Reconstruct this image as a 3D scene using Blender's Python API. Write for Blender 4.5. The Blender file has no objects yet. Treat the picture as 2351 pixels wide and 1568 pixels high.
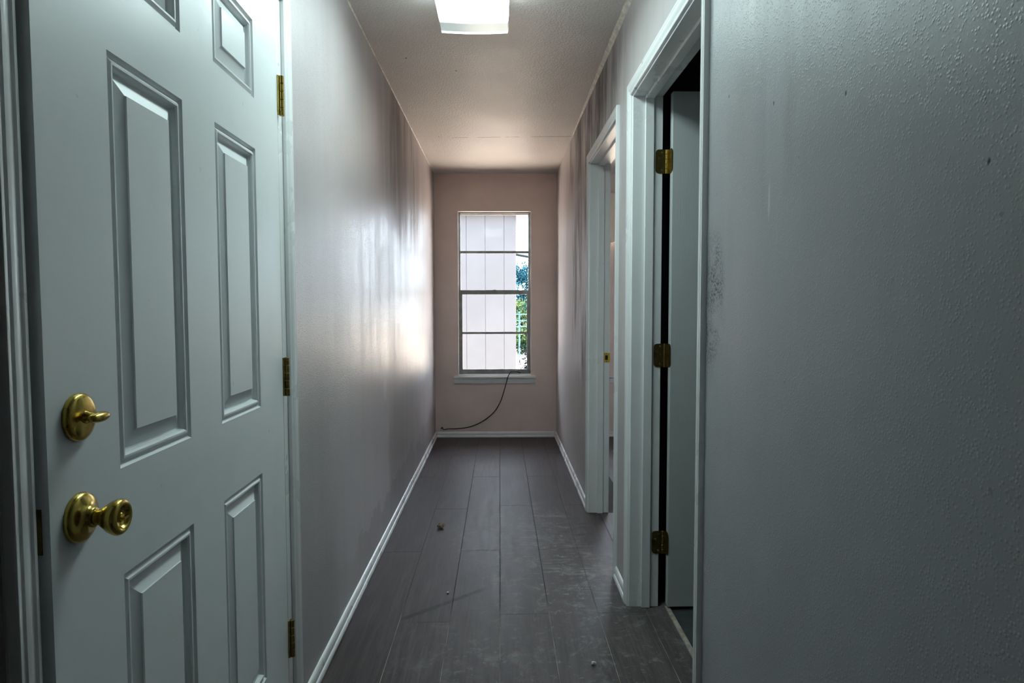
import bpy, bmesh, math, random
from mathutils import Vector, Matrix
random.seed(7)
S = bpy.context.scene
COL = S.collection

# ------------------------------------------------------------------ camera
FPX, YAW, PITCH, ROLL, CAM_H = 1513.97, 0.018308, -0.053701, -0.001814, 1.2172
cd = bpy.data.cameras.new('camera'); cam = bpy.data.objects.new('camera', cd); COL.objects.link(cam)
cd.sensor_width = 36; cd.lens = FPX / 2351 * 36; cd.clip_start = .02; cd.clip_end = 400
fw = Vector((math.sin(YAW) * math.cos(PITCH), math.cos(YAW) * math.cos(PITCH), math.sin(PITCH)))
rt = Vector((math.cos(YAW), -math.sin(YAW), 0)); up = rt.cross(fw)
r2 = rt * math.cos(ROLL) + up * math.sin(ROLL); u2 = -rt * math.sin(ROLL) + up * math.cos(ROLL)
M = Matrix((r2, u2, -fw)).transposed().to_4x4(); M.translation = (0, 0, CAM_H)
cam.matrix_world = M
S.camera = cam
# ------------------------------------------------------------------ view, sky, sun
S.view_settings.view_transform = 'Standard'; S.view_settings.look = 'None'
S.view_settings.exposure = 0.75; S.view_settings.gamma = 1.0; S.view_settings.use_curve_mapping = False
W = bpy.data.worlds.new('sky'); S.world = W; W.use_nodes = True
bg = W.node_tree.nodes['Background']; bg.inputs[0].default_value = (.78, .89, 1.0, 1); bg.inputs[1].default_value = 5.5
sl = bpy.data.lights.new('sun', 'SUN'); sun = bpy.data.objects.new('sun', sl); COL.objects.link(sun)
sl.energy = 40.0; sl.angle = .009; sl.color = (1, .84, .68)
sun.rotation_euler = Vector((-.62, -.10, -.78)).to_track_quat('-Z', 'Y').to_euler()
LAMP = 11.5                                  # radiance of the ceiling light's diffuser
LAMP_COL = (.78, 1.0, .985)
S.cycles.max_bounces = 10; S.cycles.diffuse_bounces = 6; S.cycles.transparent_max_bounces = 12
S.cycles.sample_clamp_indirect = 6; S.cycles.use_denoising = True; S.cycles.caustics_reflective = False

# ------------------------------------------------------------------ dimensions (metres)
XL, XR, YB, HC = -.5973, .5196, 6.0728, 2.42
WT = .118
A0, A1 = 1.705, 2.600          # near doorway in the right wall
B0, B1 = 2.935, 3.815          # far doorway in the right wall
HEAD = 2.030
E0, E1 = .838, 1.852           # opening of the panelled door in the left wall
# ------------------------------------------------------------------ mesh helpers
class MB:
    def __init__(s): s.v = []; s.f = []
    def add(s, vs, fs):
        n = len(s.v); s.v += [tuple(v) for v in vs]; s.f += [tuple(i + n for i in f) for f in fs]; return s
    def box(s, x0, x1, y0, y1, z0, z1):
        return s.add([(x, y, z) for x in (x0, x1) for y in (y0, y1) for z in (z0, z1)],
                     [(0, 1, 3, 2), (4, 6, 7, 5), (0, 4, 5, 1), (2, 3, 7, 6), (0, 2, 6, 4), (1, 5, 7, 3)])
    def sweep(s, prof, f0, f1):
        n = len(prof)
        vs = [f0(*p) for p in prof] + [f1(*p) for p in prof]
        fs = [(i, (i + 1) % n, n + (i + 1) % n, n + i) for i in range(n)] + [tuple(range(n)), tuple(range(n, 2 * n))]
        return s.add(vs, fs)
    def lathe(s, prof, o, ax, n=28):
        ax = Vector(ax).normalized(); o = Vector(o)
        e1 = ax.orthogonal().normalized(); e2 = ax.cross(e1)
        vs = []; fs = []
        for h, r in prof:
            for k in range(n):
                a = 2 * math.pi * k / n
                vs.append(o + ax * h + (e1 * math.cos(a) + e2 * math.sin(a)) * max(r, 1e-5))
        m = len(prof)
        for i in range(m - 1):
            for k in range(n):
                fs.append((i * n + k, i * n + (k + 1) % n, (i + 1) * n + (k + 1) % n, (i + 1) * n + k))
        fs += [tuple(range(n)), tuple(range((m - 1) * n, m * n))]
        return s.add(vs, fs)
    def tube(s, pts, r, n=8):
        pts = [Vector(p) for p in pts]; vs = []; fs = []
        m = len(pts)
        for i, p in enumerate(pts):
            t = (pts[min(i + 1, m - 1)] - pts[max(i - 1, 0)]).normalized()
            ref = Vector((0, 0, 1)) if abs(t.z) < .9 else Vector((0, 1, 0))
            e1 = t.cross(ref).normalized(); e2 = t.cross(e1)
            for k in range(n):
                a = 2 * math.pi * k / n; vs.append(p + (e1 * math.cos(a) + e2 * math.sin(a)) * r)
        for i in range(m - 1):
            for k in range(n):
                fs.append((i * n + k, i * n + (k + 1) % n, (i + 1) * n + (k + 1) % n, (i + 1) * n + k))
        fs += [tuple(range(n)), tuple(range((m - 1) * n, m * n))]
        return s.add(vs, fs)
    def rings(s, ri):        # nested closed loops of equal length, last one filled
        n = len(ri[0]); vs = [v for r in ri for v in r]; fs = []
        for i in range(len(ri) - 1):
            for k in range(n): fs.append((i * n + k, i * n + (k + 1) % n, (i + 1) * n + (k + 1) % n, (i + 1) * n + k))
        fs.append(tuple(range((len(ri) - 1) * n, len(ri) * n)))
        return s.add(vs, fs)
    def build(s, name, mat, parent=None, bevel=0, local=False, angle=32):
        off = Vector((0, 0, 0))
        if parent is not None and not local:
            q = parent
            while q is not None: off = off + q.location; q = q.parent
        me = bpy.data.meshes.new(name)
        me.from_pydata([tuple(Vector(v) - off) for v in s.v], [], s.f)
        bm = bmesh.new(); bm.from_mesh(me); bmesh.ops.recalc_face_normals(bm, faces=bm.faces); bm.to_mesh(me); bm.free()
        for p in me.polygons: p.use_smooth = True
        me.set_sharp_from_angle(angle=math.radians(angle))
        me.materials.append(mat)
        o = bpy.data.objects.new(name, me); COL.objects.link(o)
        if parent is not None: o.parent = parent
        if bevel:
            b = o.modifiers.new('bevel', 'BEVEL'); b.width = bevel; b.segments = 2; b.limit_method = 'ANGLE'; b.angle_limit = math.radians(40)
        return o
def BOX(*a): return MB().box(*a)
def empty(name, loc, rz=0.0):
    o = bpy.data.objects.new(name, None); COL.objects.link(o); o.location = loc; o.rotation_euler = (0, 0, rz); o.empty_display_size = .05; return o
def tag(o, label, cat=None, kind=None, group=None):
    o['label'] = label
    if cat: o['category'] = cat
    if kind: o['kind'] = kind
    if group: o['group'] = group
    return o
def structure(o, label, cat): return tag(o, label, cat, 'structure')

# ------------------------------------------------------------------ material helpers
class NT:
    def __init__(s, name):
        s.m = bpy.data.materials.new(name); s.m.use_nodes = True; s.t = s.m.node_tree; s.n = s.t.nodes; s.l = s.t.links
        s.p = s.n['Principled BSDF']; s._pos = None
    def node(s, typ, **kw):
        n = s.n.new(typ)
        for k, v in kw.items(): setattr(n, k, v)
        return n
    def link(s, a, b): s.l.new(a, b)
    def val(s, sock, x):
        if hasattr(x, 'is_linked') or isinstance(x, bpy.types.NodeSocket): s.l.new(x, sock)
        else: sock.default_value = x
    @property
    def pos(s):
        if s._pos is None: s._pos = s.node('ShaderNodeNewGeometry').outputs['Position']
        return s._pos
    def objpos(s): return s.node('ShaderNodeTexCoord').outputs['Object']
    def mapped(s, scale=(1, 1, 1), rot=(0, 0, 0), loc=(0, 0, 0), src=None):
        n = s.node('ShaderNodeMapping'); n.inputs['Scale'].default_value = scale; n.inputs['Rotation'].default_value = rot; n.inputs['Location'].default_value = loc
        s.link(src or s.pos, n.inputs['Vector']); return n.outputs[0]
    def noise(s, scale, detail=3, rough=.5, vec=None, dist=0):
        n = s.node('ShaderNodeTexNoise'); n.inputs['Scale'].default_value = scale; n.inputs['Detail'].default_value = detail
        n.inputs['Roughness'].default_value = rough; n.inputs['Distortion'].default_value = dist
        s.link(vec or s.pos, n.inputs['Vector']); return n.outputs['Fac']
    def math(s, op, a, b=0.0, c=0.0, clamp=False):
        n = s.node('ShaderNodeMath', operation=op, use_clamp=clamp)
        s.val(n.inputs[0], a); s.val(n.inputs[1], b); s.val(n.inputs[2], c); return n.outputs[0]
    def ramp(s, f, lo, hi, a=0.0, b=1.0):
        n = s.node('ShaderNodeMapRange', interpolation_type='SMOOTHSTEP')
        s.val(n.inputs['Value'], f); n.inputs['From Min'].default_value = lo; n.inputs['From Max'].default_value = hi
        n.inputs['To Min'].default_value = a; n.inputs['To Max'].default_value = b; return n.outputs[0]
    def mix(s, f, a, b):
        n = s.node('ShaderNodeMix', data_type='RGBA')
        s.val(n.inputs['Factor'], f)
        for i, x in ((6, a), (7, b)):
            if isinstance(x, tuple): n.inputs[i].default_value = (*x, 1)
            else: s.link(x, n.inputs[i])
        return n.outputs[2]
    def xyz(s, src=None):
        n = s.node('ShaderNodeSeparateXYZ'); s.link(src or s.pos, n.inputs[0]); return n.outputs
    def bump(s, h, strength=.3, dist=.002, normal=None):
        n = s.node('ShaderNodeBump'); n.inputs['Strength'].default_value = strength; n.inputs['Distance'].default_value = dist
        s.link(h, n.inputs['Height'])
        if normal is not None: s.link(normal, n.inputs['Normal'])
        return n.outputs[0]
    def done(s, color=None, rough=None, normal=None, metal=0.0, spec=.5):
        if color is not None: s.val(s.p.inputs['Base Color'], (*color, 1) if isinstance(color, tuple) else color)
        if rough is not None: s.val(s.p.inputs['Roughness'], rough)
        if normal is not None: s.link(normal, s.p.inputs['Normal'])
        s.p.inputs['Metallic'].default_value = metal
        s.p.inputs['Specular IOR Level'].default_value = spec
        return s.m
def blob(t, p, centre, radii):      # 1 at centre falling to 0 at radii (ellipsoid)
    acc = None
    for i in range(3):
        if radii[i] is None: continue
        d = t.math('DIVIDE', t.math('SUBTRACT', p[i], centre[i]), radii[i]); d = t.math('MULTIPLY', d, d)
        acc = d if acc is None else t.math('ADD', acc, d)
    return t.ramp(acc, 0.0, 1.0, 1.0, 0.0)

def wall_paint(name, base, rough=.36, peel=.35, marks=None, spec=.5):
    t = NT(name); p = t.xyz()
    streak = t.noise(1, 3, .55, t.mapped((9, 9, .7)))
    blot = t.noise(2.2, 5, .6)
    c = t.mix(t.ramp(blot, .35, .7), tuple(x * .93 for x in base), tuple(min(1, x * 1.04) for x in base))
    c = t.mix(t.math('MULTIPLY', t.ramp(streak, .5, .8), .07), c, tuple(x * .62 for x in base))
    spk = t.ramp(t.noise(55, 2, .6), .73, .78)
    c = t.mix(t.math('MULTIPLY', spk, .35), c, tuple(x * .3 for x in base))
    dm = None
    if marks:
        c = marks(t, p, c, base)
        if isinstance(c, tuple): c, dm = c
    r = t.math('ADD', t.ramp(streak, .3, .75, rough - .03, rough + .05), t.ramp(blot, .3, .7, -.03, .04))
    if dm is not None: r = t.math('ADD', r, t.math('MULTIPLY', dm, .3))
    vo = t.node('ShaderNodeTexVoronoi', feature='F1'); vo.inputs['Scale'].default_value = 190
    t.link(t.pos, vo.inputs['Vector'])
    h1 = t.math('MULTIPLY', t.ramp(vo.outputs['Distance'], .12, .5, 1, 0), t.ramp(t.noise(60, 3, .6), .38, .60))
    h2 = t.noise(330, 2, .5)
    n = t.bump(h1, peel, .0030, t.bump(h2, peel * .55, .0012))
    return t.done(c, r, n, spec=spec)

def marks_left(t, p, c, base):
    # darker scrubbed patch above the baseboard
    edge = t.math('ADD', t.math('MULTIPLY', t.noise(3.3, 4, .6), .42), t.math('MULTIPLY', t.math('SUBTRACT', p[1], 2.2), .02))
    k = t.ramp(t.math('SUBTRACT', edge, p[2]), .0, .005)
    k = t.math('MULTIPLY', k, t.ramp(p[1], 2.3, 3.0))
    c = t.mix(t.math('MULTIPLY', k, .55), c, tuple(x * .62 for x in base))
    # pale filler patch
    k2 = blob(t, p, (0, 3.42, .79), (None, .07, .085))
    c = t.mix(t.math('MULTIPLY', k2, .5), c, (.62, .60, .60))
    # shade beyond the ceiling light's end, painted into the upper wall
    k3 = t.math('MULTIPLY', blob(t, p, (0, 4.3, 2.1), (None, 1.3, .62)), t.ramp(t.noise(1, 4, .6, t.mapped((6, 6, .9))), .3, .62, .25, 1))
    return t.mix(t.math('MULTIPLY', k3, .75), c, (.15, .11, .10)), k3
def marks_right(t, p, c, base):
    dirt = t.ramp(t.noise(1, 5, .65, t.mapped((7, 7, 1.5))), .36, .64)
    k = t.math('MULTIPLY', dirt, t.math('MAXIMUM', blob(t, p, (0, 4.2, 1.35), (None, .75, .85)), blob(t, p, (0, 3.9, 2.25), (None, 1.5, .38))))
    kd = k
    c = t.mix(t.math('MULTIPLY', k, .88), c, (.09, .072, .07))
    sp = t.ramp(t.noise(150, 3, .7), .46, .56)
    k2 = t.math('MULTIPLY', sp, t.math('MULTIPLY', blob(t, p, (0, 1.60, 1.22), (None, .10, .22)), t.ramp(t.noise(14, 3, .6), .35, .6)))
    c = t.mix(t.math('MULTIPLY', k2, .95), c, (.02, .02, .02))
    k3 = t.math('MULTIPLY', blob(t, p, (0, 1.25, 1.75), (None, .16, .45)), t.ramp(t.noise(1, 4, .6, t.mapped((14, 14, 2.0))), .4, .7))
    c = t.mix(t.math('MULTIPLY', k3, .35), c, (.16, .16, .165))
    # pale scrape and nail holes
    k4 = blob(t, p, (0, 1.275, 1.42), (None, .006, .045))
    c = t.mix(t.math('MULTIPLY', k4, .5), c, (.6, .6, .6))
    for y, z in ((1.262, 1.6), (.998, 1.535), (1.51, 1.69), (.70, 1.37)):
        c = t.mix(blob(t, p, (0, y, z), (None, .0035, .0055)), c, (.02, .02, .02))
    return c, kd

WALL = (.50, .465, .460)
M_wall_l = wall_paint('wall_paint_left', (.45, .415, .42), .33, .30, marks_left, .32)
M_wall_r = wall_paint('wall_paint_right', WALL, .37, .16, marks_right, .4)
M_wall_r_dim = wall_paint('wall_paint_right_dimmed', (.335, .335, .345), .42, .15, marks_right, .4)  # right wall paint darkened; light falloff toward the camera is in its colour
M_wall_b = wall_paint('wall_paint_back', (.74, .625, .575), .45, .12)
M_wall_room = wall_paint('wall_paint_far_room', (.36, .30, .28), .4, .2)
M_dark = wall_paint('wall_paint_dark_room', (.045, .045, .047), .6, .2)  # near-black colour stands in for the unlit room's shade

def ceiling_mat():
    t = NT('ceiling_paint'); p = t.xyz()
    base = (.60, .565, .545)
    c = t.mix(t.ramp(t.noise(1.6, 4, .6), .35, .7), tuple(x * .93 for x in base), base)
    d = t.math('ABSOLUTE', t.math('ADD', t.math('SUBTRACT', p[1], 4.775), t.math('MULTIPLY', p[0], .055)))
    crack = t.math('MULTIPLY', t.ramp(d, .0035, .0075, 1, 0), t.ramp(t.noise(1, 3, .6, t.mapped((7, .2, 1))), .38, .5))
    crack = t.math('MULTIPLY', crack, t.ramp(p[0], -.36, -.34))
    c = t.mix(t.math('MULTIPLY', crack, .85), c, (.10, .07, .06))
    for x, y in ((-.452, 3.28), (-.43, 4.76), (-.22, 3.45)):
        c = t.mix(blob(t, p, (x, y, 0), (.006, .012, None)), c, (.12, .1, .09))
    h = t.ramp(t.noise(120, 2, .5), .35, .7)
    return t.done(c, t.ramp(t.noise(1.1, 3), .35, .65, .42, .52), t.bump(h, .35, .002), spec=.5)
M_ceil = ceiling_mat()

def gloss_paint(name, base, rough=.32, grain=0.0, grime=.25):
    t = NT(name)
    b = t.noise(5, 4, .6)
    c = t.mix(t.math('MULTIPLY', t.ramp(b, .5, .75), grime), base, tuple(x * .62 for x in base))
    ch = t.ramp(t.noise(38, 2, .5), .74, .78)
    c = t.mix(t.math('MULTIPLY', ch, grime * 1.6), c, tuple(x * .35 for x in base))
    if grain: n = t.bump(t.noise(1, 3, .6, t.mapped((420, 420, 6))), grain, .001)
    else: n = t.bump(t.noise(60, 2, .5), .06, .001)
    return t.done(c, t.ramp(b, .3, .7, rough - .04, rough + .08), n)
M_trim = gloss_paint('trim_paint', (.74, .75, .745), .30, 0, .10)
M_door = gloss_paint('door_paint', (.72, .75, .757), .36, 0, .12)
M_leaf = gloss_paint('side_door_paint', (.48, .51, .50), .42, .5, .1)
M_base = gloss_paint('baseboard_paint', (.76, .77, .77), .28, 0, .08)

def brass(name, c1, c2, rough):
    t = NT(name)
    f = t.noise(30, 4, .65)
    return t.done(t.mix(t.ramp(f, .4, .7), c1, c2), t.ramp(f, .35, .7, rough, rough + .14), None, metal=1.0)
M_brass = brass('polished_brass', (.56, .42, .10), (.42, .29, .06), .17)
M_brass2 = brass('tarnished_brass', (.30, .22, .07), (.12, .085, .03), .30)
M_satin = brass('satin_brass', (.95, .72, .14), (.8, .58, .10), .5)
M_screw = brass('screw_steel', (.26, .23, .16), (.16, .14, .10), .35)

def plank_mat():
    t = NT('laminate_plank'); p = t.xyz()
    rnd = t.node('ShaderNodeObjectInfo').outputs['Random']
    cmb = t.node('ShaderNodeCombineXYZ'); t.link(t.math('MULTIPLY', rnd, 37.0), cmb.inputs[0]); t.link(t.math('MULTIPLY', rnd, 91.0), cmb.inputs[1])
    va = t.node('ShaderNodeVectorMath', operation='ADD'); t.link(t.pos, va.inputs[0]); t.link(cmb.outputs[0], va.inputs[1]); v = va.outputs[0]
    g1 = t.noise(1, 5, .62, t.mapped((34, 2.2, 1), src=v), .8)
    g2 = t.noise(1, 4, .6, t.mapped((120, 5, 1), src=v))
    g3 = t.noise(1, 3, .5, t.mapped((5, 1.2, 1), src=v))
    c = t.mix(t.ramp(g1, .3, .72), (.047, .037, .039), (.106, .086, .089))
    c = t.mix(t.math('MULTIPLY', t.ramp(g2, .45, .7), .55), c, (.028, .024, .025))
    c = t.mix(t.math('MULTIPLY', t.ramp(g3, .45, .75), .2), c, (.095, .084, .083))
    c = t.mix(t.math('MULTIPLY', t.ramp(rnd, 0, 1), .22), c, (.050, .041, .041))
    # dust film, tracked patches and scratches
    zone = t.math('MAXIMUM', blob(t, p, (.10, 3.42, 0), (.42, .75, None)), blob(t, p, (.30, 2.85, 0), (.50, .60, None)))
    zone = t.math('MAXIMUM', zone, t.math('MULTIPLY', blob(t, p, (.25, 2.22, 0), (.75, .60, None)), .55))
    d1 = t.ramp(t.noise(7, 7, .78, None, .5), .50, .68)
    d2 = t.ramp(t.noise(24, 6, .8, None, .3), .54, .68)
    dust = t.math('MULTIPLY', zone, t.math('MAXIMUM', t.math('MULTIPLY', d1, .55), t.math('MULTIPLY', d2, .6)))
    sc = None
    for ang, sx, th in ((.5, 3, .64), (-1.1, 2.4, .66), (1.25, 3.2, .66)):
        q = t.ramp(t.noise(1, 2, .5, t.mapped((sx * 1.6, 150, 1), (0, 0, ang), src=t.mapped((1, .42, 1)))), th, th + .03); sc = q if sc is None else t.math('MAXIMUM', sc, q)
    sc = t.math('MULTIPLY', sc, t.math('MAXIMUM', blob(t, p, (.07, 3.45, 0), (.17, .55, None)), t.math('MULTIPLY', blob(t, p, (.36, 3.0, 0), (.2, .5, None)), .6)))
    dust = t.math('MAXIMUM', dust, t.math('MULTIPLY', sc, .9), clamp=True)
    c = t.mix(t.math('MULTIPLY', dust, 1.0, clamp=True), c, (.46, .45, .45))
    film = t.math('MULTIPLY', zone, .06)
    c = t.mix(film, c, (.4, .39, .38))
    # dark smear across two boards, from (-.393, 2.506) to (-.046, 2.804)
    ux, uy, L = .7586, .6515, .4574
    dx = t.math('ADD', p[0], .393); dy = t.math('SUBTRACT', p[1], 2.506)
    al = t.math('ADD', t.math('MULTIPLY', dx, ux), t.math('MULTIPLY', dy, uy))
    ac = t.math('ABSOLUTE', t.math('SUBTRACT', t.math('MULTIPLY', dx, uy), t.math('MULTIPLY', dy, ux)))
    band = t.math('MULTIPLY', t.ramp(ac, .011, .0145, 1, 0), t.math('MULTIPLY', t.ramp(al, 0, .03), t.ramp(al, L - .06, L, 1, 0)))
    c = t.mix(t.math('MULTIPLY', band, t.ramp(t.noise(40, 3), .3, .7, .5, .85)), c, (.007, .005, .006))
    # grey foot marks by the far doorway
    fm = t.math('MULTIPLY', blob(t, p, (.40, 3.50, 0), (.26, .24, None)), t.ramp(t.noise(1, 4, .6, t.mapped((9, 26, 1), (0, 0, .35))), .5, .66))
    c = t.mix(t.math('MULTIPLY', fm, .9), c, (.024, .022, .022))
    r = t.math('ADD', t.ramp(g1, .3, .7, .42, .52), t.math('MULTIPLY', dust, .35))
    n = t.bump(g2, .10, .0008)
    return t.done(c, r, n, spec=.18)
M_plank = plank_mat()
def simple(name, c, rough=.6, metal=0.0, var=.15, scale=12, spec=.5):
    t = NT(name); f = t.noise(scale, 4, .6)
    return t.done(t.mix(t.ramp(f, .35, .7), tuple(x * (1 - var) for x in c), tuple(min(1, x * (1 + var)) for x in c)), rough, None, metal, spec)
def gap_mat():
    t = NT('subfloor_gap'); p = t.xyz()
    k = t.math('MULTIPLY', t.ramp(p[1], 2.45, 2.75, 1, 0), t.ramp(t.noise(9, 3), .35, .6, .35, 1))   # pale dust packed into the nearer joints
    return t.done(t.mix(k, (.03, .026, .025), (.42, .38, .34)), .9)
M_sub = gap_mat()
M_grout = simple('tile_grout', (.10, .10, .098), .9, scale=60)
M_tile = simple('dark_slate_tile', (.040, .043, .045), .38, var=.5, scale=9)
M_strip = simple('worn_transition_strip', (.36, .32, .27), .45, var=.3, scale=30)
M_alu = simple('window_aluminium', (.30, .31, .30), .42, .35, .2)
M_reveal = gloss_paint('reveal_paint', (.72, .70, .67), .4)
M_house = simple('house_render', (.5, .47, .44), .9)
M_caulk = simple('old_caulk', (.66, .62, .55), .6, var=.2, scale=40)
M_black = simple('black_rubber', (.012, .012, .012), .45)
M_web = simple('cobweb_silk', (.55, .52, .5), .8)
M_chip = simple('brown_chip', (.24, .17, .12), .9, var=.5, scale=120)
M_chipw = simple('white_plaster', (.72, .72, .70), .9, var=.15, scale=120)
M_cream = gloss_paint('cream_paint', (.74, .66, .55), .4)

def glass():
    t = NT('window_glass'); n = t.n; n.remove(t.p)
    tr = n.new('ShaderNodeBsdfTransparent'); gl = n.new('ShaderNodeBsdfGlossy'); gl.inputs['Roughness'].default_value = .03
    df = n.new('ShaderNodeBsdfDiffuse'); df.inputs[0].default_value = (.5, .5, .48, 1)
    fr = n.new('ShaderNodeFresnel'); fr.inputs[0].default_value = 1.12
    m1 = n.new('ShaderNodeMixShader'); m2 = n.new('ShaderNodeMixShader')
    t.link(fr.outputs[0], m1.inputs[0]); t.link(tr.outputs[0], m1.inputs[1]); t.link(gl.outputs[0], m1.inputs[2])
    dirt = t.math('MULTIPLY', t.ramp(t.noise(60, 4, .7), .66, .74), .30)
    t.link(dirt, m2.inputs[0]); t.link(m1.outputs[0], m2.inputs[1]); t.link(df.outputs[0], m2.inputs[2])
    t.link(m2.outputs[0], n['Material Output'].inputs[0]); return t.m
M_glass = glass()
def diffuser():
    t = NT('lit_diffuser'); p = t.xyz()
    # the tubes end short of the lens, so its last few centimetres glow less
    k = t.ramp(t.math('ADD', p[1], t.math('MULTIPLY', t.noise(1, 2, .5, t.mapped((9, .5, 1))), .03)), 2.650, 2.700, 1.0, .022)
    rim = t.ramp(p[1], 2.755, 2.772, 0, .2)
    k = t.math('MAXIMUM', k, rim)
    t.p.inputs['Emission Color'].default_value = (*LAMP_COL, 1)
    t.link(t.math('MULTIPLY', k, LAMP), t.p.inputs['Emission Strength'])
    return t.done((.22, .22, .22), .3, t.bump(t.noise(260, 1), .2, .001))
M_diff = diffuser()

# ================================================================== STRUCTURE
XO0, XO1, YF, TOP = -2.3, 3.4, -1.8, 2.56       # outer shell of the house
# ceiling
o = BOX(XO0, XO1 + .1, YF, YB + WT, HC, TOP).build('ceiling', M_ceil); structure(o, 'white stippled ceiling over the hallway with a fine crack', 'ceiling')
# left wall
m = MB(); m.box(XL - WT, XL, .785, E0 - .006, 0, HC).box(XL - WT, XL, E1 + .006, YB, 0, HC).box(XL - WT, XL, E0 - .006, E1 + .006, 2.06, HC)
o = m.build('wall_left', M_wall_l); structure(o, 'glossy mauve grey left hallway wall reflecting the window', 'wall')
# right wall
o = BOX(XR, XR + WT, YF, A0 - .016, 0, HC).build('wall_right_near', M_wall_r_dim); structure(o, 'stippled wall nearest the camera, colour darkened for the falloff of light, with sooty marks beside the casing', 'wall')
m = MB(); m.box(XR, XR + WT, A1 + .016, B0 - .016, 0, HC).box(XR, XR + WT, B1 + .016, YB, 0, HC)
m.box(XR, XR + WT, A0 - .016, A1 + .016, HEAD + .016, HC).box(XR, XR + WT, B0 - .016, B1 + .016, HEAD + .016, HC)
o = m.build('wall_right', M_wall_r); structure(o, 'mauve grey right hallway wall with two doorways and dark smears', 'wall')
# back wall with its two window openings
WIN = [(-.386, .291), (1.050, 1.727)]; WZ0, WZ1 = .574, 2.085
m = MB(); x = XO0
for a, b in WIN:
    m.box(x, a, YB, YB + WT, -.3, TOP); m.box(a, b, YB, YB + WT, -.3, WZ0); m.box(a, b, YB, YB + WT, WZ1, TOP); x = b
m.box(x, XO1 + .1, YB, YB + WT, -.3, TOP)
o = m.build('wall_back', M_wall_b); structure(o, 'brownish mauve end wall around the tall window', 'wall')
# walls that close the rooms beside and behind
o = BOX(XO0, XL - WT, .785, .90, 0, HC).build('wall_return', M_wall_r); structure(o, 'shadowed return wall left of the panelled door', 'wall')
o = BOX(XO0, XO1, YF - .1, YF, -.3, TOP).build('wall_front', M_wall_r); structure(o, 'wall behind the camera closing the hallway', 'wall')
o = BOX(XO0 - .1, XO0, YF - .1, YB + WT, -.3, TOP).build('wall_outer_left', M_wall_r); structure(o, 'outer wall beyond the panelled door', 'wall')
m = MB().box(XO1, XO1 + .1, YF - .1, 4.10, -.3, TOP).box(XO1, XO1 + .1, 4.777, YB, -.3, TOP).box(XO1, XO1 + .1, 4.10, 4.777, -.3, .574).box(XO1, XO1 + .1, 4.10, 4.777, 2.085, TOP)
o = m.build('wall_outer_right', M_wall_room); structure(o, 'outer wall of the side rooms', 'wall')
o = BOX(XR + WT, XO1, 2.745, 2.865, 0, HC).build('wall_partition', M_dark); structure(o, 'partition wall behind the open flush door, coloured dark for the unlit room', 'wall')
o = BOX(XR + WT, XO1, 1.18, 1.30, 0, HC).build('wall_dark_room', M_dark); structure(o, 'near wall of the unlit side room, its shade put into the colour', 'wall')

# floors -------------------------------------------------------------
fl = BOX(XO0, XO1, YF, YB, -.3, -.0011).build('floor', M_sub); structure(fl, 'dusty grey laminate plank floor of the hallway', 'floor')
PITCHX = .1948; X0 = -.3925
LEN = 1.425
plank_cache = {}
def plank(x0, x1, y0, y1):
    g = .0009
    w, l = round(x1 - x0 - 2 * g, 4), round(y1 - y0 - 2 * g, 4)
    if w < .01 or l < .02: return
    key = (w, l)
    if key not in plank_cache:
        t = .0012
        b = MB().add([(-w/2, -l/2, -.008), (w/2, -l/2, -.008), (w/2, l/2, -.008), (-w/2, l/2, -.008),
                      (-w/2, -l/2, -t*.5), (w/2, -l/2, -t*.5), (w/2, l/2, -t*.5), (-w/2, l/2, -t*.5),
                      (-w/2+t, -l/2+t, 0), (w/2-t, -l/2+t, 0), (w/2-t, l/2-t, 0), (-w/2+t, l/2-t, 0)],
                     [(3, 2, 1, 0), (0, 1, 5, 4), (1, 2, 6, 5), (2, 3, 7, 6), (3, 0, 4, 7), (4, 5, 9, 8), (5, 6, 10, 9), (6, 7, 11, 10), (7, 4, 8, 11), (8, 9, 10, 11)])
        o = b.build('plank', M_plank, fl, local=True, angle=5); plank_cache[key] = o
    else:
        o = plank_cache[key].copy(); COL.objects.link(o)
    o.location = ((x0 + x1) / 2, (y0 + y1) / 2, 0)
offs = {0: 3.222, 1: 3.912, 2: 3.232, 3: 3.973, 4: 3.238, 5: 3.976, 6: 3.24}
def column(xa, xb, k, ya, yb):
    y = offs.get(k, 3.24 if k % 2 == 0 else 3.976)
    while y > ya: y -= LEN
    while y < yb:
        a, b = max(y, ya), min(y + LEN, yb)
        if b > a: plank(xa, xb, a, b)
        y += LEN
for k in range(0, 7):
    xa, xb = X0 + (k - 1) * PITCHX, X0 + k * PITCHX
    if k == 0: xa = XL
    if k == 6:                                       # last hallway column runs under the right wall into both doorways
        continue
    column(xa, min(xb, X0 + 5 * PITCHX), k, .2, YB)
xs = X0 + 5 * PITCHX                                  # .5815
for (ya, yb) in ((A0, A1), (B0, B1)):
    column(xs, .664, 6, ya, yb)
for k in range(7, 10):                                # far room
    xa = X0 + (k - 1) * PITCHX
    column(max(xa, .690), xa + PITCHX, k, B0 - .05, YB)
BOX(XL, XO1, -1.75, .2, -.008, -.0005).build('near_floor_boards', M_plank, fl)
o = BOX(1.3612, XO1, 2.87, YB, -.008, -.0005).build('room_floor_boards', M_plank, fl)
o = BOX(.664, .690, B0 + .002, B1 - .002, -.004, .006).build('trim_1', M_strip, None, .002); structure(o, 'worn threshold strip in the far doorway', 'threshold')
o = BOX(.664, .682, A0 + .002, A1 - .002, -.004, .005).build('trim_2', M_strip, None, .002); structure(o, 'pale transition strip between plank floor and dark tiles', 'threshold')
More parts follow.
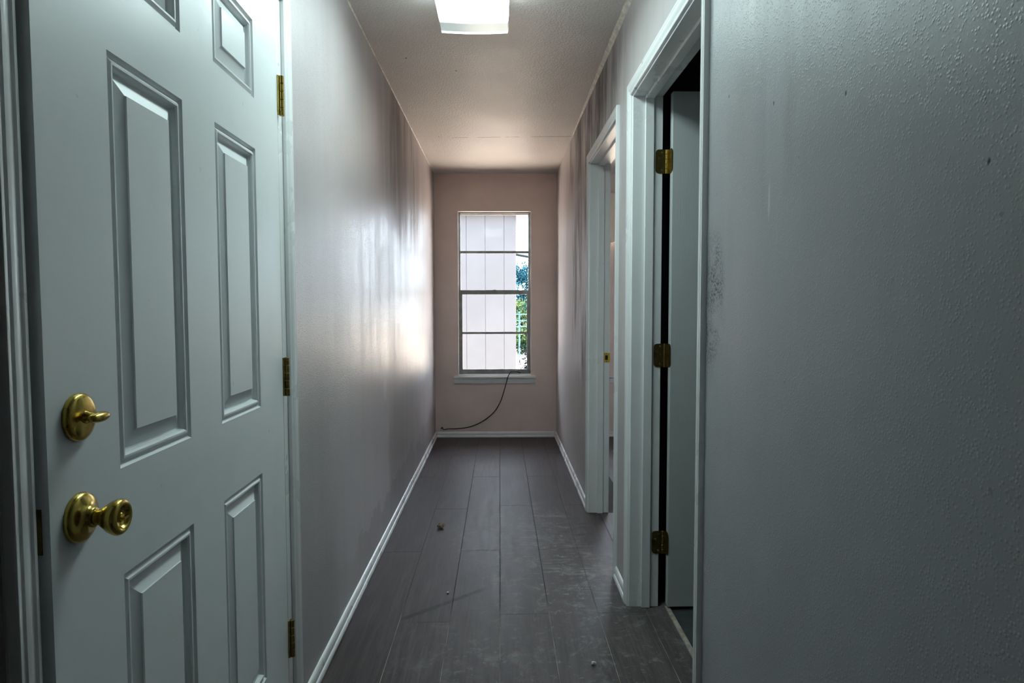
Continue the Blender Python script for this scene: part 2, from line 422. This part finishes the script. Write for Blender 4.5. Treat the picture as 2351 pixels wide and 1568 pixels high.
# tile floor of the dark room
tf = BOX(.683, XO1, 1.30, 2.745, -.008, -.0012).build('floor_side_room', M_grout); structure(tf, 'dark tiled floor of the unlit side room', 'floor')
tb = None
for i in range(5):
    for j in range(5):
        x0, y1 = .684 + i * .305, 2.355 + .305 * (j - 3)
        x1, y0 = x0 + .302, max(1.302, y1 - .302)
        y1 = min(y1, 2.743)
        if y1 - y0 < .03: continue
        BOX(x0, x1, y0, y1, -.007, .0006).build('tile', M_tile, tf, .001)

# ------------------------------------------------------------------ casings, jambs, baseboards
CASE = [(0, 0), (0, .0075), (.002, .0100), (.0075, .0105), (.0095, .0080), (.0125, .0082), (.016, .0100), (.022, .0135), (.029, .0152),
        (.033, .0150), (.0345, .0128), (.037, .0128), (.0395, .0150), (.044, .0148), (.0455, .0125), (.0455, 0)]
def casing(parent, X, s, y0, y1, zi, zbot=.0005, wide=1.0):
    P = [(u * wide, t) for u, t in CASE]
    MB().sweep(P, lambda u, t: (X + s * t, y0 - u, zbot), lambda u, t: (X + s * t, y0 - u, zi + u)).build('side_casing', M_trim, parent, angle=50)
    MB().sweep(P, lambda u, t: (X + s * t, y1 + u, zbot), lambda u, t: (X + s * t, y1 + u, zi + u)).build('side_casing', M_trim, parent, angle=50)
    MB().sweep(P, lambda u, t: (X + s * t, y0 - u, zi + u), lambda u, t: (X + s * t, y1 + u, zi + u)).build('head_casing', M_trim, parent, angle=50)

# --- panelled entry door in the left wall (door_1) -------------------
fr = empty('trim_3', (XL, E0, 0)); structure(fr, 'white moulded casing and jamb around the panelled door', 'door frame')
casing(fr, XL, 1, E0 - .004, E1 + .006, 2.052)
for n, b in (('jamb', (XL - WT, XL - .001, E0 - .006, E0 + .004, 0, 2.06)), ('jamb', (XL - WT, XL - .001, E1 - .030, E1 + .006, 0, 2.06)), ('head_jamb', (XL - WT, XL - .001, E0 + .004, E1 - .030, 2.046, 2.06)),
             ('stop', (XL - .075, XL - .056, E0 + .004, E0 + .022, .0, 2.046)), ('stop', (XL - .075, XL - .056, E1 - .062, E1 - .030, .0, 2.046)), ('stop', (XL - .075, XL - .056, E0 + .022, E1 - .062, 2.03, 2.046))):
    BOX(*b).build(n, M_trim, fr, .0015)
BOX(XL - WT, XL - .001, E0 + .004, E1 - .03, .0005, .012).build('sill_plate', M_strip, fr)
TH = .016
HY = 1.850
dr = empty('door_1', (XL + .001, HY, 0), TH); structure(dr, 'white six panel door with brass knob and deadbolt, slightly ajar', 'door')
YW0, YW1 = .846 - HY, 1.812 - HY          # door leaf in local y
dz0, dz1 = .014, 2.038
cols = [(1.011 - HY, 1.2525 - HY), (1.397 - HY, 1.635 - HY)]
rows = [(.277, .803), (.969, 1.599), (1.720, 1.905)]
m = MB(); Tk = .044
m.box(-Tk, 0, YW0, cols[0][0], dz0, dz1).box(-Tk, 0, cols[0][1], cols[1][0], dz0, dz1).box(-Tk, 0, cols[1][1], YW1, dz0, dz1)
for c in cols:
    z = dz0
    for r in rows: m.box(-Tk, 0, c[0], c[1], z, r[0]); z = r[1]
    m.box(-Tk, 0, c[0], c[1], z, dz1)
m.build('door_slab', M_door, dr, local=True)
RING = [(0, 0), (.0018, -.0030), (.0050, -.0062), (.0075, -.0062), (.0100, -.0035), (.0130, -.0012), (.0165, -.0012), (.0195, -.0042), (.0212, -.0115), (.0240, -.0140), (.0520, -.0032), (.0526, -.0006)]
for c in cols:
    for r in rows:
        rg = []
        for i, x in RING:
            rg.append([(x, c[0] + i, r[0] + i), (x, c[1] - i, r[0] + i), (x, c[1] - i, r[1] - i), (x, c[0] + i, r[1] - i)])
        MB().rings(rg).box(-Tk + .002, -.0180, c[0] + .0005, c[1] - .0005, r[0] + .0005, r[1] - .0005).build('panel', M_door, dr, local=True, angle=28)
# deadbolt
by, bz = .909 - HY, 1.066
db = empty('deadbolt', (0, by, bz)); db.parent = dr; tag(db, 'round brass deadbolt with thumb turn above the knob')
MB().lathe([(0, .0325), (.003, .0332), (.0065, .0328), (.0090, .0308), (.0108, .027), (.0122, .020), (.0128, .012), (.0130, .001)], (0, 0, 0), (1, 0, 0), 40).build('rose', M_brass, db, local=True, angle=40)
t = MB().lathe([(.0120, .0090), (.0150, .0084), (.019, .0062), (.026, .0058)], (0, 0, 0), (1, 0, 0), 20)
prof = []
rings = []
for i in range(13):
    a = math.pi * i / 12; yy = -math.cos(a) * .0205; w = max(.0002, math.sin(a)) ** .8
    rings.append([(.0300 + .0098 * w * math.cos(b), yy, .0074 * w * math.sin(b)) for b in [2 * math.pi * k / 14 for k in range(14)]])
vs = [v for r in rings for v in r]; fs = []
for i in range(12):
    for k in range(14): fs.append((i * 14 + k, i * 14 + (k + 1) % 14, (i + 1) * 14 + (k + 1) % 14, (i + 1) * 14 + k))
t.add(vs, fs); t.build('thumb_turn', M_brass, db, local=True, angle=50)
# knob
ky, kz = .906 - HY, .927
kb = empty('door_knob', (0, ky, kz)); kb.parent = dr; tag(kb, 'tulip shaped brass door knob with privacy button')
MB().lathe([(0, .0345), (.003, .035), (.007, .034), (.010, .030), (.012, .024), (.015, .0165), (.019, .0145), (.0215, .0138), (.0225, .0128), (.0225, .001)], (0, 0, 0), (1, 0, 0), 44).build('rose', M_brass, kb, local=True, angle=60)
MB().lathe([(.021, .0105), (.026, .0100), (.031, .0118), (.037, .0165), (.044, .0215), (.051, .0245), (.0555, .0252), (.0590, .0238), (.0612, .0208), (.0616, .0180), (.0600, .0158), (.0565, .0142), (.0540, .012), (.0530, .001)], (0, 0, 0), (1, 0, 0), 44).build('knob', M_brass, kb, local=True, angle=60)
q = MB().lathe([(.052, .0072), (.0575, .0070), (.0590, .0058), (.0590, .001)], (0, 0, 0), (1, 0, 0), 20)
q.box(.0575, .0650, -.0062, .0062, -.0017, .0017)
q.build('lock_button', M_brass, kb, local=True)
BOX(-.032, -.010, YW0 - .0012, YW0 + .002, kz - .03, kz + .03).build('latch_plate', M_brass2, dr, local=True)
# hinges: leaf plate on the jamb strip plus five knuckles
def knuckles(parent, px, py, zc, L, r, mat, n=5):
    h = L / n
    for k in range(n):
        z0 = zc - L / 2 + k * h + .0004
        MB().lathe([(0, r * .86), (.0008, r), (h - .0016, r), (h - .0008, r * .86)], (px, py, z0), (0, 0, 1), 18).build('knuckle', mat, parent, local=True, angle=40)
for zc in (1.784, 1.024, .284):
    hg = empty('hinge', (0, 0, 0)); hg.parent = dr
    mt = M_brass if zc > 1.2 else M_brass2
    BOX(-.020, .0045, YW1 + .0006, YW1 + .0028, zc - .0525, zc + .0525).build('hinge_leaf', mt, hg, local=True)
    knuckles(hg, .0085, YW1 + .0105, zc, .107, .0066, mt)

# --- near doorway on the right (door_2) with its flush leaf open 90 degrees
def jambs(parent, y0, y1, stop_at):
    xa, xb = XR, XR + WT
    for n, b in (('jamb', (xa, xb, y0 - .015, y0, 0, HEAD + .015)), ('jamb', (xa, xb, y1, y1 + .015, 0, HEAD + .015)), ('head_jamb', (xa, xb, y0, y1, HEAD, HEAD + .015)),
                 ('stop', (xa + .048, xa + .082, y1 - .011, y1, 0, HEAD)), ('stop', (xa + .048, xa + .082, y0, y0 + .011, 0, HEAD)), ('stop', (xa + .048, xa + .082, y0 + .011, y1 - .011, HEAD - .011, HEAD))):
        BOX(*b).build(n, M_trim, parent, .0016)
f2 = empty('trim_4', (XR, A0, 0)); structure(f2, 'white casing and jamb of the near right doorway', 'door frame')
casing(f2, XR, -1, A0 - .008, A1 + .006, HEAD + .007)
jambs(f2, A0, A1, .604)
d2 = empty('door_2', (.668, 2.604, 0)); structure(d2, 'pale flush door standing open into the dark side room', 'door')
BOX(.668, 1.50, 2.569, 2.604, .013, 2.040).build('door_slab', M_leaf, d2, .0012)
px, py = .6535, 2.601
for zc in (1.780, 1.021, .266):
    hg = empty('hinge', (px - .668, py - 2.604, zc)); hg.parent = d2; tag(hg, 'brass butt hinge on the far jamb')
    # leaf let into the jamb face, rounded corners, screws
    def leafpoly(w, h, r, side):
        pts = []
        for cx, cz, a0 in ((w - r, h / 2 - r, 0), (r * .2, h / 2, 90), (r * .2, -h / 2, 180), (w - r, -h / 2 + r, 270)):
            if cx > r:
                for k in range(6):
                    a = math.radians(a0 + 90 * k / 5); pts.append((cx + r * math.cos(a), cz + r * math.sin(a)))
            else: pts.append((0, cz))
        return pts
    pp = leafpoly(.044, .0925, .014, 1)
    mt = M_brass2
    MB().sweep(pp, lambda u, z: (px - u, A1 - .0024, zc + z), lambda u, z: (px - u, A1 + .001, zc + z)).build('hinge_leaf', mt, hg)
    MB().sweep([(u * .72, z) for u, z in pp], lambda u, z: (.6664, py - .002 - u, zc + z), lambda u, z: (.6684, py - .002 - u, zc + z)).build('hinge_leaf', M_brass if zc > 1.2 else mt, hg)
    MB().box(px, .668, py - .0035, py - .0010, zc - .046, zc + .046).build('hinge_leaf', mt, hg)
    for k in range(5):
        h = .0935 / 5
        MB().lathe([(0, .0052), (.0007, .006), (h - .0014, .006), (h - .0007, .0052)], (px, py, zc - .04675 + k * h), (0, 0, 1), 16).build('knuckle', M_brass if zc > 1.2 else mt, hg, angle=40)
    for u, z in ((.018, .034), (.030, .012), (.018, -.034)):
        MB().lathe([(0, .0042), (.0006, .0036), (.0006, .0012), (.0002, .001)], (px - u, A1 - .0024, zc + z), (0, -1, 0), 12).build('screw', M_screw, hg)

# --- far doorway on the right (door_3): frame and strike plate
f3 = empty('trim_5', (XR, B0, 0)); structure(f3, 'white casing and jamb of the far right doorway', 'door frame')
casing(f3, XR, -1, B0 - .006, B1 + .006, HEAD + .007)
jambs(f3, B0, B1, .604)
zc = .917; pl = []
for cx, cz, a0 in ((.634, zc + .022, 0), (.606, zc + .022, 90), (.606, zc - .022, 180), (.634, zc - .022, 270)):
    for k in range(4):
        a = math.radians(a0 + 30 * k); pl.append((cx + .006 * math.cos(a), cz + .006 * math.sin(a)))
sp = empty('strike_plate', (.62 - XR, B1 - B0, zc)); sp.parent = f3; tag(sp, 'brass strike plate on the far jamb')
MB().sweep(pl, lambda x, z: (x, B1 - .0016, z), lambda x, z: (x, B1 + .001, z)).build('plate', M_satin, sp)
BOX(.611, .627, B1 - .0021, B1, zc - .0135, zc + .0135).build('latch_hole', M_black, sp)
for z in (.0215, -.0215):
    MB().lathe([(0, .0034), (.0006, .0028), (.0006, .0003)], (.619, B1 - .0016, zc + z), (0, -1, 0), 12).build('screw', M_screw, sp)

# --- baseboards: flat top moulding plus shoe moulding
BB = [(0, .022), (.0095, .022), (.0115, .030), (.0108, .040), (.0085, .049), (.005, .0535), (0, .055)]
SH = [(0, .0006), (.0150, .0006), (.0170, .006), (.0165, .013), (.0140, .019), (.0100, .0225), (0, .0225)]
def base_run(o, kind, a, b, joints=()):
    def F(t, z, y):
        if kind == 'L': return (XL + t, y, z)
        if kind == 'R': return (XR - t, y, z)
        return (y, YB - t, z)
    MB().sweep(BB, lambda t, z: F(t, z, a), lambda t, z: F(t, z, b)).build('base_moulding', M_base, o, angle=50)
    ys = [a, *joints, b]
    for i in range(len(ys) - 1):
        MB().sweep(SH, lambda t, z: F(t, z, ys[i] + .0008), lambda t, z: F(t, z, ys[i + 1] - .0008)).build('shoe_moulding', M_base, o, angle=50)
o = empty('baseboard_left', (XL, 1.905, 0)); structure(o, 'white baseboard with shoe moulding along the left wall', 'baseboard')
base_run(o, 'L', 1.905, YB - .001, (3.40,))
o = empty('baseboard_right', (XR, 3.87, 0)); structure(o, 'white baseboard from the far doorway to the end wall', 'baseboard')
base_run(o, 'R', B1 + .053, YB - .001)
o = empty('baseboard_right.001', (XR, 2.655, 0)); structure(o, 'short piece of white baseboard between the two right doorways', 'baseboard')
base_run(o, 'R', A1 + .053, B0 - .053)
o = empty('baseboard_back', (XL, YB, 0)); structure(o, 'white baseboard under the end wall window', 'baseboard')
base_run(o, 'B', XL + .017, XR - .017)
o = empty('baseboard_far_room', (XR + WT, YB, 0)); structure(o, 'white baseboard on the end wall of the far room', 'baseboard')
base_run(o, 'B', XR + WT, XO1)

# --- ragged caulk bead where the ceiling meets the right wall
m = MB(); N = 90; rows_ = []
for i in range(N + 1):
    y = .9 + (4.78 - .9) * i / N; w = .019 * min(1, (5.3 - y) / 2.2) * random.uniform(.9, 1.12)
    rows_.append([(XR, y, HC - w * .75), (XR - w, y, HC), (XR, y, HC)])
vs = [v for r in rows_ for v in r]; fs = []
for i in range(N):
    for k in range(3): fs.append((3 * i + k, 3 * i + (k + 1) % 3, 3 * i + 3 + (k + 1) % 3, 3 * i + 3 + k))
m.add(vs, fs + [(0, 1, 2), (3 * N, 3 * N + 1, 3 * N + 2)])
o = m.build('trim_6', M_caulk); structure(o, 'ragged caulk bead along the right edge of the ceiling', 'caulk bead')
m = MB(); rows_ = []
for i in range(N + 1):
    y = 1.2 + (YB - 1.2) * i / N; w = .0045 * random.uniform(.6, 1.3)
    rows_.append([(XL, y, HC - w), (XL + w, y, HC), (XL, y, HC)])
vs = [v for r in rows_ for v in r]
m.add(vs, fs + [(0, 1, 2), (3 * N, 3 * N + 1, 3 * N + 2)])
o = m.build('trim_7', M_caulk); structure(o, 'thin pale caulk line along the left edge of the ceiling', 'caulk bead')

# --- windows -----------------------------------------------------------
def make_window(name, x0, x1, label):
    w = empty(name, (x0, YB, WZ0)); structure(w, label, 'window')
    yf = YB + .050                                     # room face of the aluminium frame
    r = MB()                                           # painted reveal lining
    r.box(x0, x0 + .006, YB - .002, YB + .10, WZ0, WZ1).box(x1 - .006, x1, YB - .002, YB + .10, WZ0, WZ1).box(x0 + .006, x1 - .006, YB - .002, YB + .10, WZ1 - .006, WZ1)
    r.build('reveal', M_reveal, w)
    a, b, z0, z1 = x0 + .006, x1 - .006, WZ0 + .012, WZ1 - .006
    f = MB(); k = .016
    f.box(a, a + k, yf, yf + .055, z0, z1).box(b - k, b, yf, yf + .055, z0, z1).box(a + k, b - k, yf, yf + .055, z0, z0 + .022).box(a + k, b - k, yf, yf + .055, z1 - .014, z1)
    f.build('window_frame', M_alu, w, .002)
    mid = 1.345
    def sash(nm, ya, xa, xb, za, zb, st, bot, top, zm, mh):
        s = MB(); s.box(xa, xa + st, ya, ya + .02, za, zb).box(xb - st, xb, ya, ya + .02, za, zb).box(xa + st, xb - st, ya, ya + .02, za, za + bot).box(xa + st, xb - st, ya, ya + .02, zb - top, zb)
        so = s.build(nm, M_alu, w, .0015)
        BOX(xa + st, xb - st, ya + .001, ya + .019, zm - mh, zm + mh).build('muntin', M_alu, so, .0015)
        for p0, p1 in ((za + bot, zm - mh), (zm + mh, zb - top)):
            BOX(xa + st, xb - st, ya + .008, ya + .011, p0, p1).build('pane', M_glass, so)
    sash('upper_sash', yf + .030, a + k, b - k, mid - .018, z1 - .014, .004, .018, .006, 1.716, .011)
    sash('lower_sash', yf + .006, a + k, b - k, z0 + .022, mid + .020, .018, .022, .040, .968, .010)
    BOX((a + b) / 2 - .012, (a + b) / 2 + .012, yf - .004, yf + .006, mid + .012, mid + .024).build('sash_lock', M_alu, w, .002)
    BOX(x0 - .042, x1 + .042, YB - .030, YB + .0, WZ0 - .022, WZ0).build('window_stool', M_trim, w, .004)
    BOX(x0, x1, YB, YB + .06, WZ0 - .001, WZ0 + .013).build('window_sill', M_trim, w, .002)
    AP = [(0, 0), (.010, 0), (.014, .006), (.014, .040), (.010, .044), (0, .044)]
    MB().sweep(AP, lambda t, z: (x0 - .036, YB - t, WZ0 - .072 + z * 1.13), lambda t, z: (x1 + .036, YB - t, WZ0 - .072 + z * 1.13)).build('apron', M_trim, w)
    return w
make_window('window_1', *WIN[0], 'tall aluminium sash window at the end of the hallway')
make_window('window_2', *WIN[1], 'daylit window of the far room, only its sill end showing through the doorway')
w3 = make_window('fill_window', 0.0, .677, 'unseen side window added to light the far room')  # made-up window out of view, added so sun and sky warm the far room
w3.location = (XO1, 4.777, WZ0); w3.rotation_euler = (0, 0, -math.pi / 2)

# ================================================================== THINGS
# ceiling light
LX0, LX1, LY0, LY1 = -.238, .038, 1.567, 2.786
cl = empty('ceiling_light', ((LX0 + LX1) / 2, (LY0 + LY1) / 2, HC)); tag(cl, 'lit rectangular fluorescent ceiling light with a ribbed wraparound diffuser', 'light')
BOX(LX0 + .004, LX1 - .004, LY0 + .006, LY1 - .006, HC - .058, HC).build('housing', M_base, cl, .002)
prof = [(LX0, HC - .060), (LX0 + .001, HC - .072), (LX0 + .003, HC - .080)]
n = 12
for i in range(n + 1):
    u = i / n; prof.append((LX0 + .006 + (LX1 - LX0 - .012) * u, HC - .080 - .0045 * math.sin(math.pi * u)))
prof += [(LX1 - .003, HC - .080), (LX1 - .001, HC - .072), (LX1, HC - .060)]
ns = len(prof)
MB().add([(x, y, z) for y in (LY0 + .004, LY1 - .004) for x, z in prof], [(i, i + 1, ns + i + 1, ns + i) for i in range(ns - 1)]).build('diffuser', M_diff, cl)
for y in (LY0, LY1 - .004):
    MB().sweep([(x, z + .0005) for x, z in prof] , lambda x, z: (x, y, z), lambda x, z: (x, y + .004, z)).build('end_cap', M_base, cl)

# black cable below the window
D = YB
PX = [(-.548, -.012, .082), (-.535, -.010, .098), (-.525, -.010, .078), (-.48, -.010, .083), (-.38, -.012, .086), (-.27, -.014, .105), (-.16, -.015, .155), (-.06, -.015, .235), (.000, -.017, .330), (.035, -.021, .430), (.058, -.034, .515), (.070, -.037, .560), (.088, -.034, .598), (.115, -.012, .622), (.145, .010, .618), (.175, .030, .603), (.190, .034, .596)]
def spline(P, k=6):
    out = []
    for i in range(len(P) - 1):
        p0, p1, p2, p3 = (Vector(P[max(i - 1, 0)]), Vector(P[i]), Vector(P[i + 1]), Vector(P[min(i + 2, len(P) - 1)]))
        for j in range(k):
            t = j / k
            out.append(.5 * ((2 * p1) + (p2 - p0) * t + (2 * p0 - 5 * p1 + 4 * p2 - p3) * t * t + (3 * p1 - p0 - 3 * p2 + p3) * t ** 3))
    out.append(Vector(P[-1])); return out
o = MB().tube(spline([(x, D + y, z) for x, y, z in PX]), .0042, 8).build('cable', M_black); tag(o, 'thin black cable hanging in a curve from the window sill to the baseboard', 'cable')
# cobweb in the corner over the window
m = MB()
for a, b in (((XR - .10, YB - .01, HC - .001), (XR - .001, YB - .25, HC - .13)), ((XR - .03, YB - .002, HC - .02), (XR - .001, YB - .42, HC - .10)), ((XR - .16, YB - .02, HC - .001), (XR - .001, YB - .06, HC - .07)), ((XR - .07, YB - .002, HC - .05), (XR - .001, YB - .14, HC - .03))):
    A, B = Vector(a), Vector(b); m.tube([A.lerp(B, i / 8) - Vector((0, 0, .012 * math.sin(math.pi * i / 8))) for i in range(9)], .0007, 5)
o = m.build('cobweb', M_web); tag(o, 'wispy cobweb in the top right corner of the end wall', 'cobweb')
# crumbs on the floor
def chunk(name, x, y, r, mat, label, seed, flat=.6):
    rnd = random.Random(seed); bm = bmesh.new(); bmesh.ops.create_icosphere(bm, subdivisions=2, radius=1)
    for v in bm.verts:
        s = rnd.uniform(.62, 1.15); v.co = Vector((v.co.x * r * s * 1.25, v.co.y * r * s, v.co.z * r * s * flat))
    zmin = min(v.co.z for v in bm.verts)
    me = bpy.data.meshes.new(name); bm.to_mesh(me); bm.free(); me.materials.append(mat)
    o = bpy.data.objects.new(name, me); COL.objects.link(o); o.location = (x, y, -zmin + .0003); tag(o, label, 'debris'); return o
cl_ = chunk('plaster_chunk', -.328, 3.571, .017, M_chip, 'crumbled brown lump of debris on the plank floor near the left baseboard', 3, .8)
chunk('plaster_chip', .315, 2.173, .0075, M_chipw, 'small white plaster chip on the dark floor near the right doorway', 5, .8)
chunk('plaster_chip', -.2245, 2.743, .0045, M_chipw, 'tiny pale crumb just beyond the dark smear on the floor', 8, .8)
# cream valance beside the far room's window
vb = empty('window_valance', (1.03, YB, 1.80)); tag(vb, 'cream scalloped valance board on the wall seen through the far doorway', 'valance')
MB().sweep([(0, 2.235), (1.0, 2.235), (1.0, 1.98), (.86, 1.93), (.70, 2.0), (.5, 2.02), (.30, 2.0), (.16, 1.93), (.085, 1.80), (0, 1.785)], lambda u, z: (.985 + .90 * u, YB - .085, z), lambda u, z: (.985 + .90 * u, YB - .068, z)).build('front_board', M_cream, vb, .003)
BOX(.99, 1.008, YB - .068, YB - .001, 1.80, 2.235).build('end_board', M_cream, vb)
BOX(1.008, 1.89, YB - .068, YB - .001, 2.218, 2.235).build('top_board', M_cream, vb)

# ================================================================== OUTSIDE
def ground_mat():
    t = NT('pale_concrete'); f = t.noise(.8, 6, .65)
    return t.done(t.mix(t.ramp(f, .3, .7), (.50, .46, .42), (.62, .57, .51)), .9, t.bump(t.noise(40, 3), .2, .01))
g = BOX(-40, 60, YB + WT, 90, -.5, -.30).build('ground', ground_mat()); structure(g, 'sunlit pale concrete yard outside the window', 'ground')
# neighbour's house, sheet siding with vertical grooves
M_siding = simple('siding_paint', (.074, .080, .092), .85, var=.05, scale=2)
M_soffit = simple('soffit_paint', (.11, .105, .14), .85, var=.05)
M_roof = simple('roof_shingle', (.12, .11, .11), .9, var=.3)
nh = empty('neighbor_house', (-3, 10.7, -.3)); tag(nh, 'neighbouring house with pale vertical board siding outside the window', 'house')
YS = 10.70; GR = .3045; XE = .262
grooves = [XE - .192 - GR * k for k in range(14)]      # groove centres, right to left
edges = [XE] + grooves
for i in range(len(edges) - 1):
    BOX(edges[i + 1] + .004, edges[i] - (.004 if i else 0), YS, YS + .03, -.25, 2.70).build('siding_board', M_siding, nh, .003)
BOX(edges[-1], XE - .02, YS + .006, YS + .2, -.3, 2.70).build('house_wall', simple('siding_backing', (.070, .074, .088), .9), nh)
BOX(edges[-1], XE - .02, YS + .2, YS + 6, -.3, 2.70).build('house_body', M_siding, nh)
BOX(edges[-1] - .3, XE + .04, YS - .08, YS + 6.4, 2.70, 2.76).build('soffit', M_soffit, nh)
BOX(XE + .04, XE + .95, YS - .08, YS + .05, 2.60, 2.76).build('eave_return', M_soffit, nh)
BOX(edges[-1] - .3, XE + .04, YS - .11, YS - .08, 2.672, 2.80).build('fascia', M_soffit, nh)
BOX(XE + .04, XE + 1.0, YS - .13, YS + .08, 2.761, 2.86).build('eave_return_top', M_roof, nh)
MB().add([(edges[-1] - .35, YS - .13, 2.80), (XE + .06, YS - .13, 2.80), (XE + .06, YS + 2.9, 3.9), (edges[-1] - .35, YS + 2.9, 3.9), (edges[-1] - .35, YS + 6.4, 2.80), (XE + .06, YS + 6.4, 2.80)],
         [(0, 1, 2, 3), (3, 2, 5, 4), (0, 3, 4), (1, 5, 2), (0, 4, 5, 1)]).build('roof', M_roof, nh)
# trees and fence past the house corner
def leaf_mat(name, a, b):
    t = NT(name); r = t.noise(2.3, 4, .6)
    return t.done(t.mix(t.ramp(r, .38, .62), a, b), .9, spec=.1)
M_leafb = leaf_mat('teal_leaves', (.0, .022, .042), (.001, .045, .072)); M_leafg = leaf_mat('yellow_green_leaves', (.003, .028, .024), (.05, .085, .03))
M_leafl = leaf_mat('lavender_leaves', (.004, .01, .03), (.022, .025, .05))
M_bark = simple('bark', (.10, .09, .09), .9)
def tree(x, y, h, w, mat, label, seed, n=2600):
    rnd = random.Random(seed)
    e = empty('leafy_tree', (x, y, -.3)); tag(e, label, 'tree')
    tr = MB().tube([(0, 0, 0), (.03, .02, h * .3), (-.03, 0, h * .6)], .06, 8)
    for a in (0.4, 2.2, 4.1): tr.tube([(0, 0, h * .3), (math.cos(a) * w * .3, math.sin(a) * w * .3, h * .65)], .03, 6)
    tr.build('trunk', M_bark, e, local=True)
    m = MB(); cl = [(rnd.uniform(-1, 1), rnd.uniform(-1, 1), rnd.uniform(.08, 1)) for _ in range(60)]
    for _ in range(n):
        c = rnd.choice(cl); wz = math.sin(math.pi * min(.95, max(.1, c[2] * .85 + .08))) ** .5
        p = Vector((c[0] * w * .5 * wz + rnd.gauss(0, .14), c[1] * w * .5 * wz + rnd.gauss(0, .14), c[2] * h * .95 + rnd.gauss(0, .12)))
        p.z = max(.06, p.z)
        d = Vector((rnd.gauss(0, 1), rnd.gauss(0, 1), rnd.gauss(0, 1))).normalized(); e2 = d.orthogonal().normalized(); s = rnd.uniform(.035, .062)
        m.add([p - d * s, p + e2 * s * .5, p + d * s, p - e2 * s * .5], [(0, 1, 2, 3)])
    f = m.build('foliage', mat, e, local=True); f['kind'] = 'stuff'
tree(.85, 24.5, 3.05, 2.4, M_leafb, 'tall blue green tree past the house corner outside the window', 11, 17000)
tree(.95, 20.6, 1.62, 1.5, M_leafg, 'low yellow green bush in front of the blue green tree outside', 12, 6500)
tree(1.12, 14.6, .58, .80, M_leafl, 'added low lavender blue shrub covering the shaded ground outside the window', 14, 3600)  # added to cover overbright ground with the bluish tone of shade
tree(5.2, 25, 3.4, 2.6, M_leafb, 'broad blue green tree further along the yard fence', 13)
M_fence = simple('fence_metal', (.05, .13, .17), .6)
fe = empty('rail_fence', (2.5, 19.4, -.3)); tag(fe, 'pale blue metal rail fence in front of the bushes outside the window', 'fence')
for xx in (.55, 2.6, 4.65, 6.7): BOX(xx, xx + .05, 19.4, 19.45, -.3, 1.05).build('post', M_fence, fe)
for zz in (.62, .79, .97): BOX(.1, 7, 19.37, 19.40, zz - .014, zz + .014).build('rail', M_fence, fe)
up_ = empty('utility_pole', (7.5, 23, -.3)); tag(up_, 'wooden utility pole carrying a cable past the neighbouring house', 'pole')
MB().lathe([(0, .12), (3.6, .09)], (0, 0, 0), (0, 0, 1), 12).build('mast', M_bark, up_, local=True)
M_cable = simple('cable_sheath', (.004, .012, .018), .95, spec=.1)
P0, P1 = Vector((.0, 16.8, 2.60)), Vector((7.38, 22.9, 3.0))
o = MB().tube([P0.lerp(P1, i / 14) - Vector((0, 0, .42 * math.sin(math.pi * i / 14))) for i in range(15)], .035, 6).build('overhead_cable', M_cable); tag(o, 'dark overhead cable from the house eave to the pole outside', 'cable')
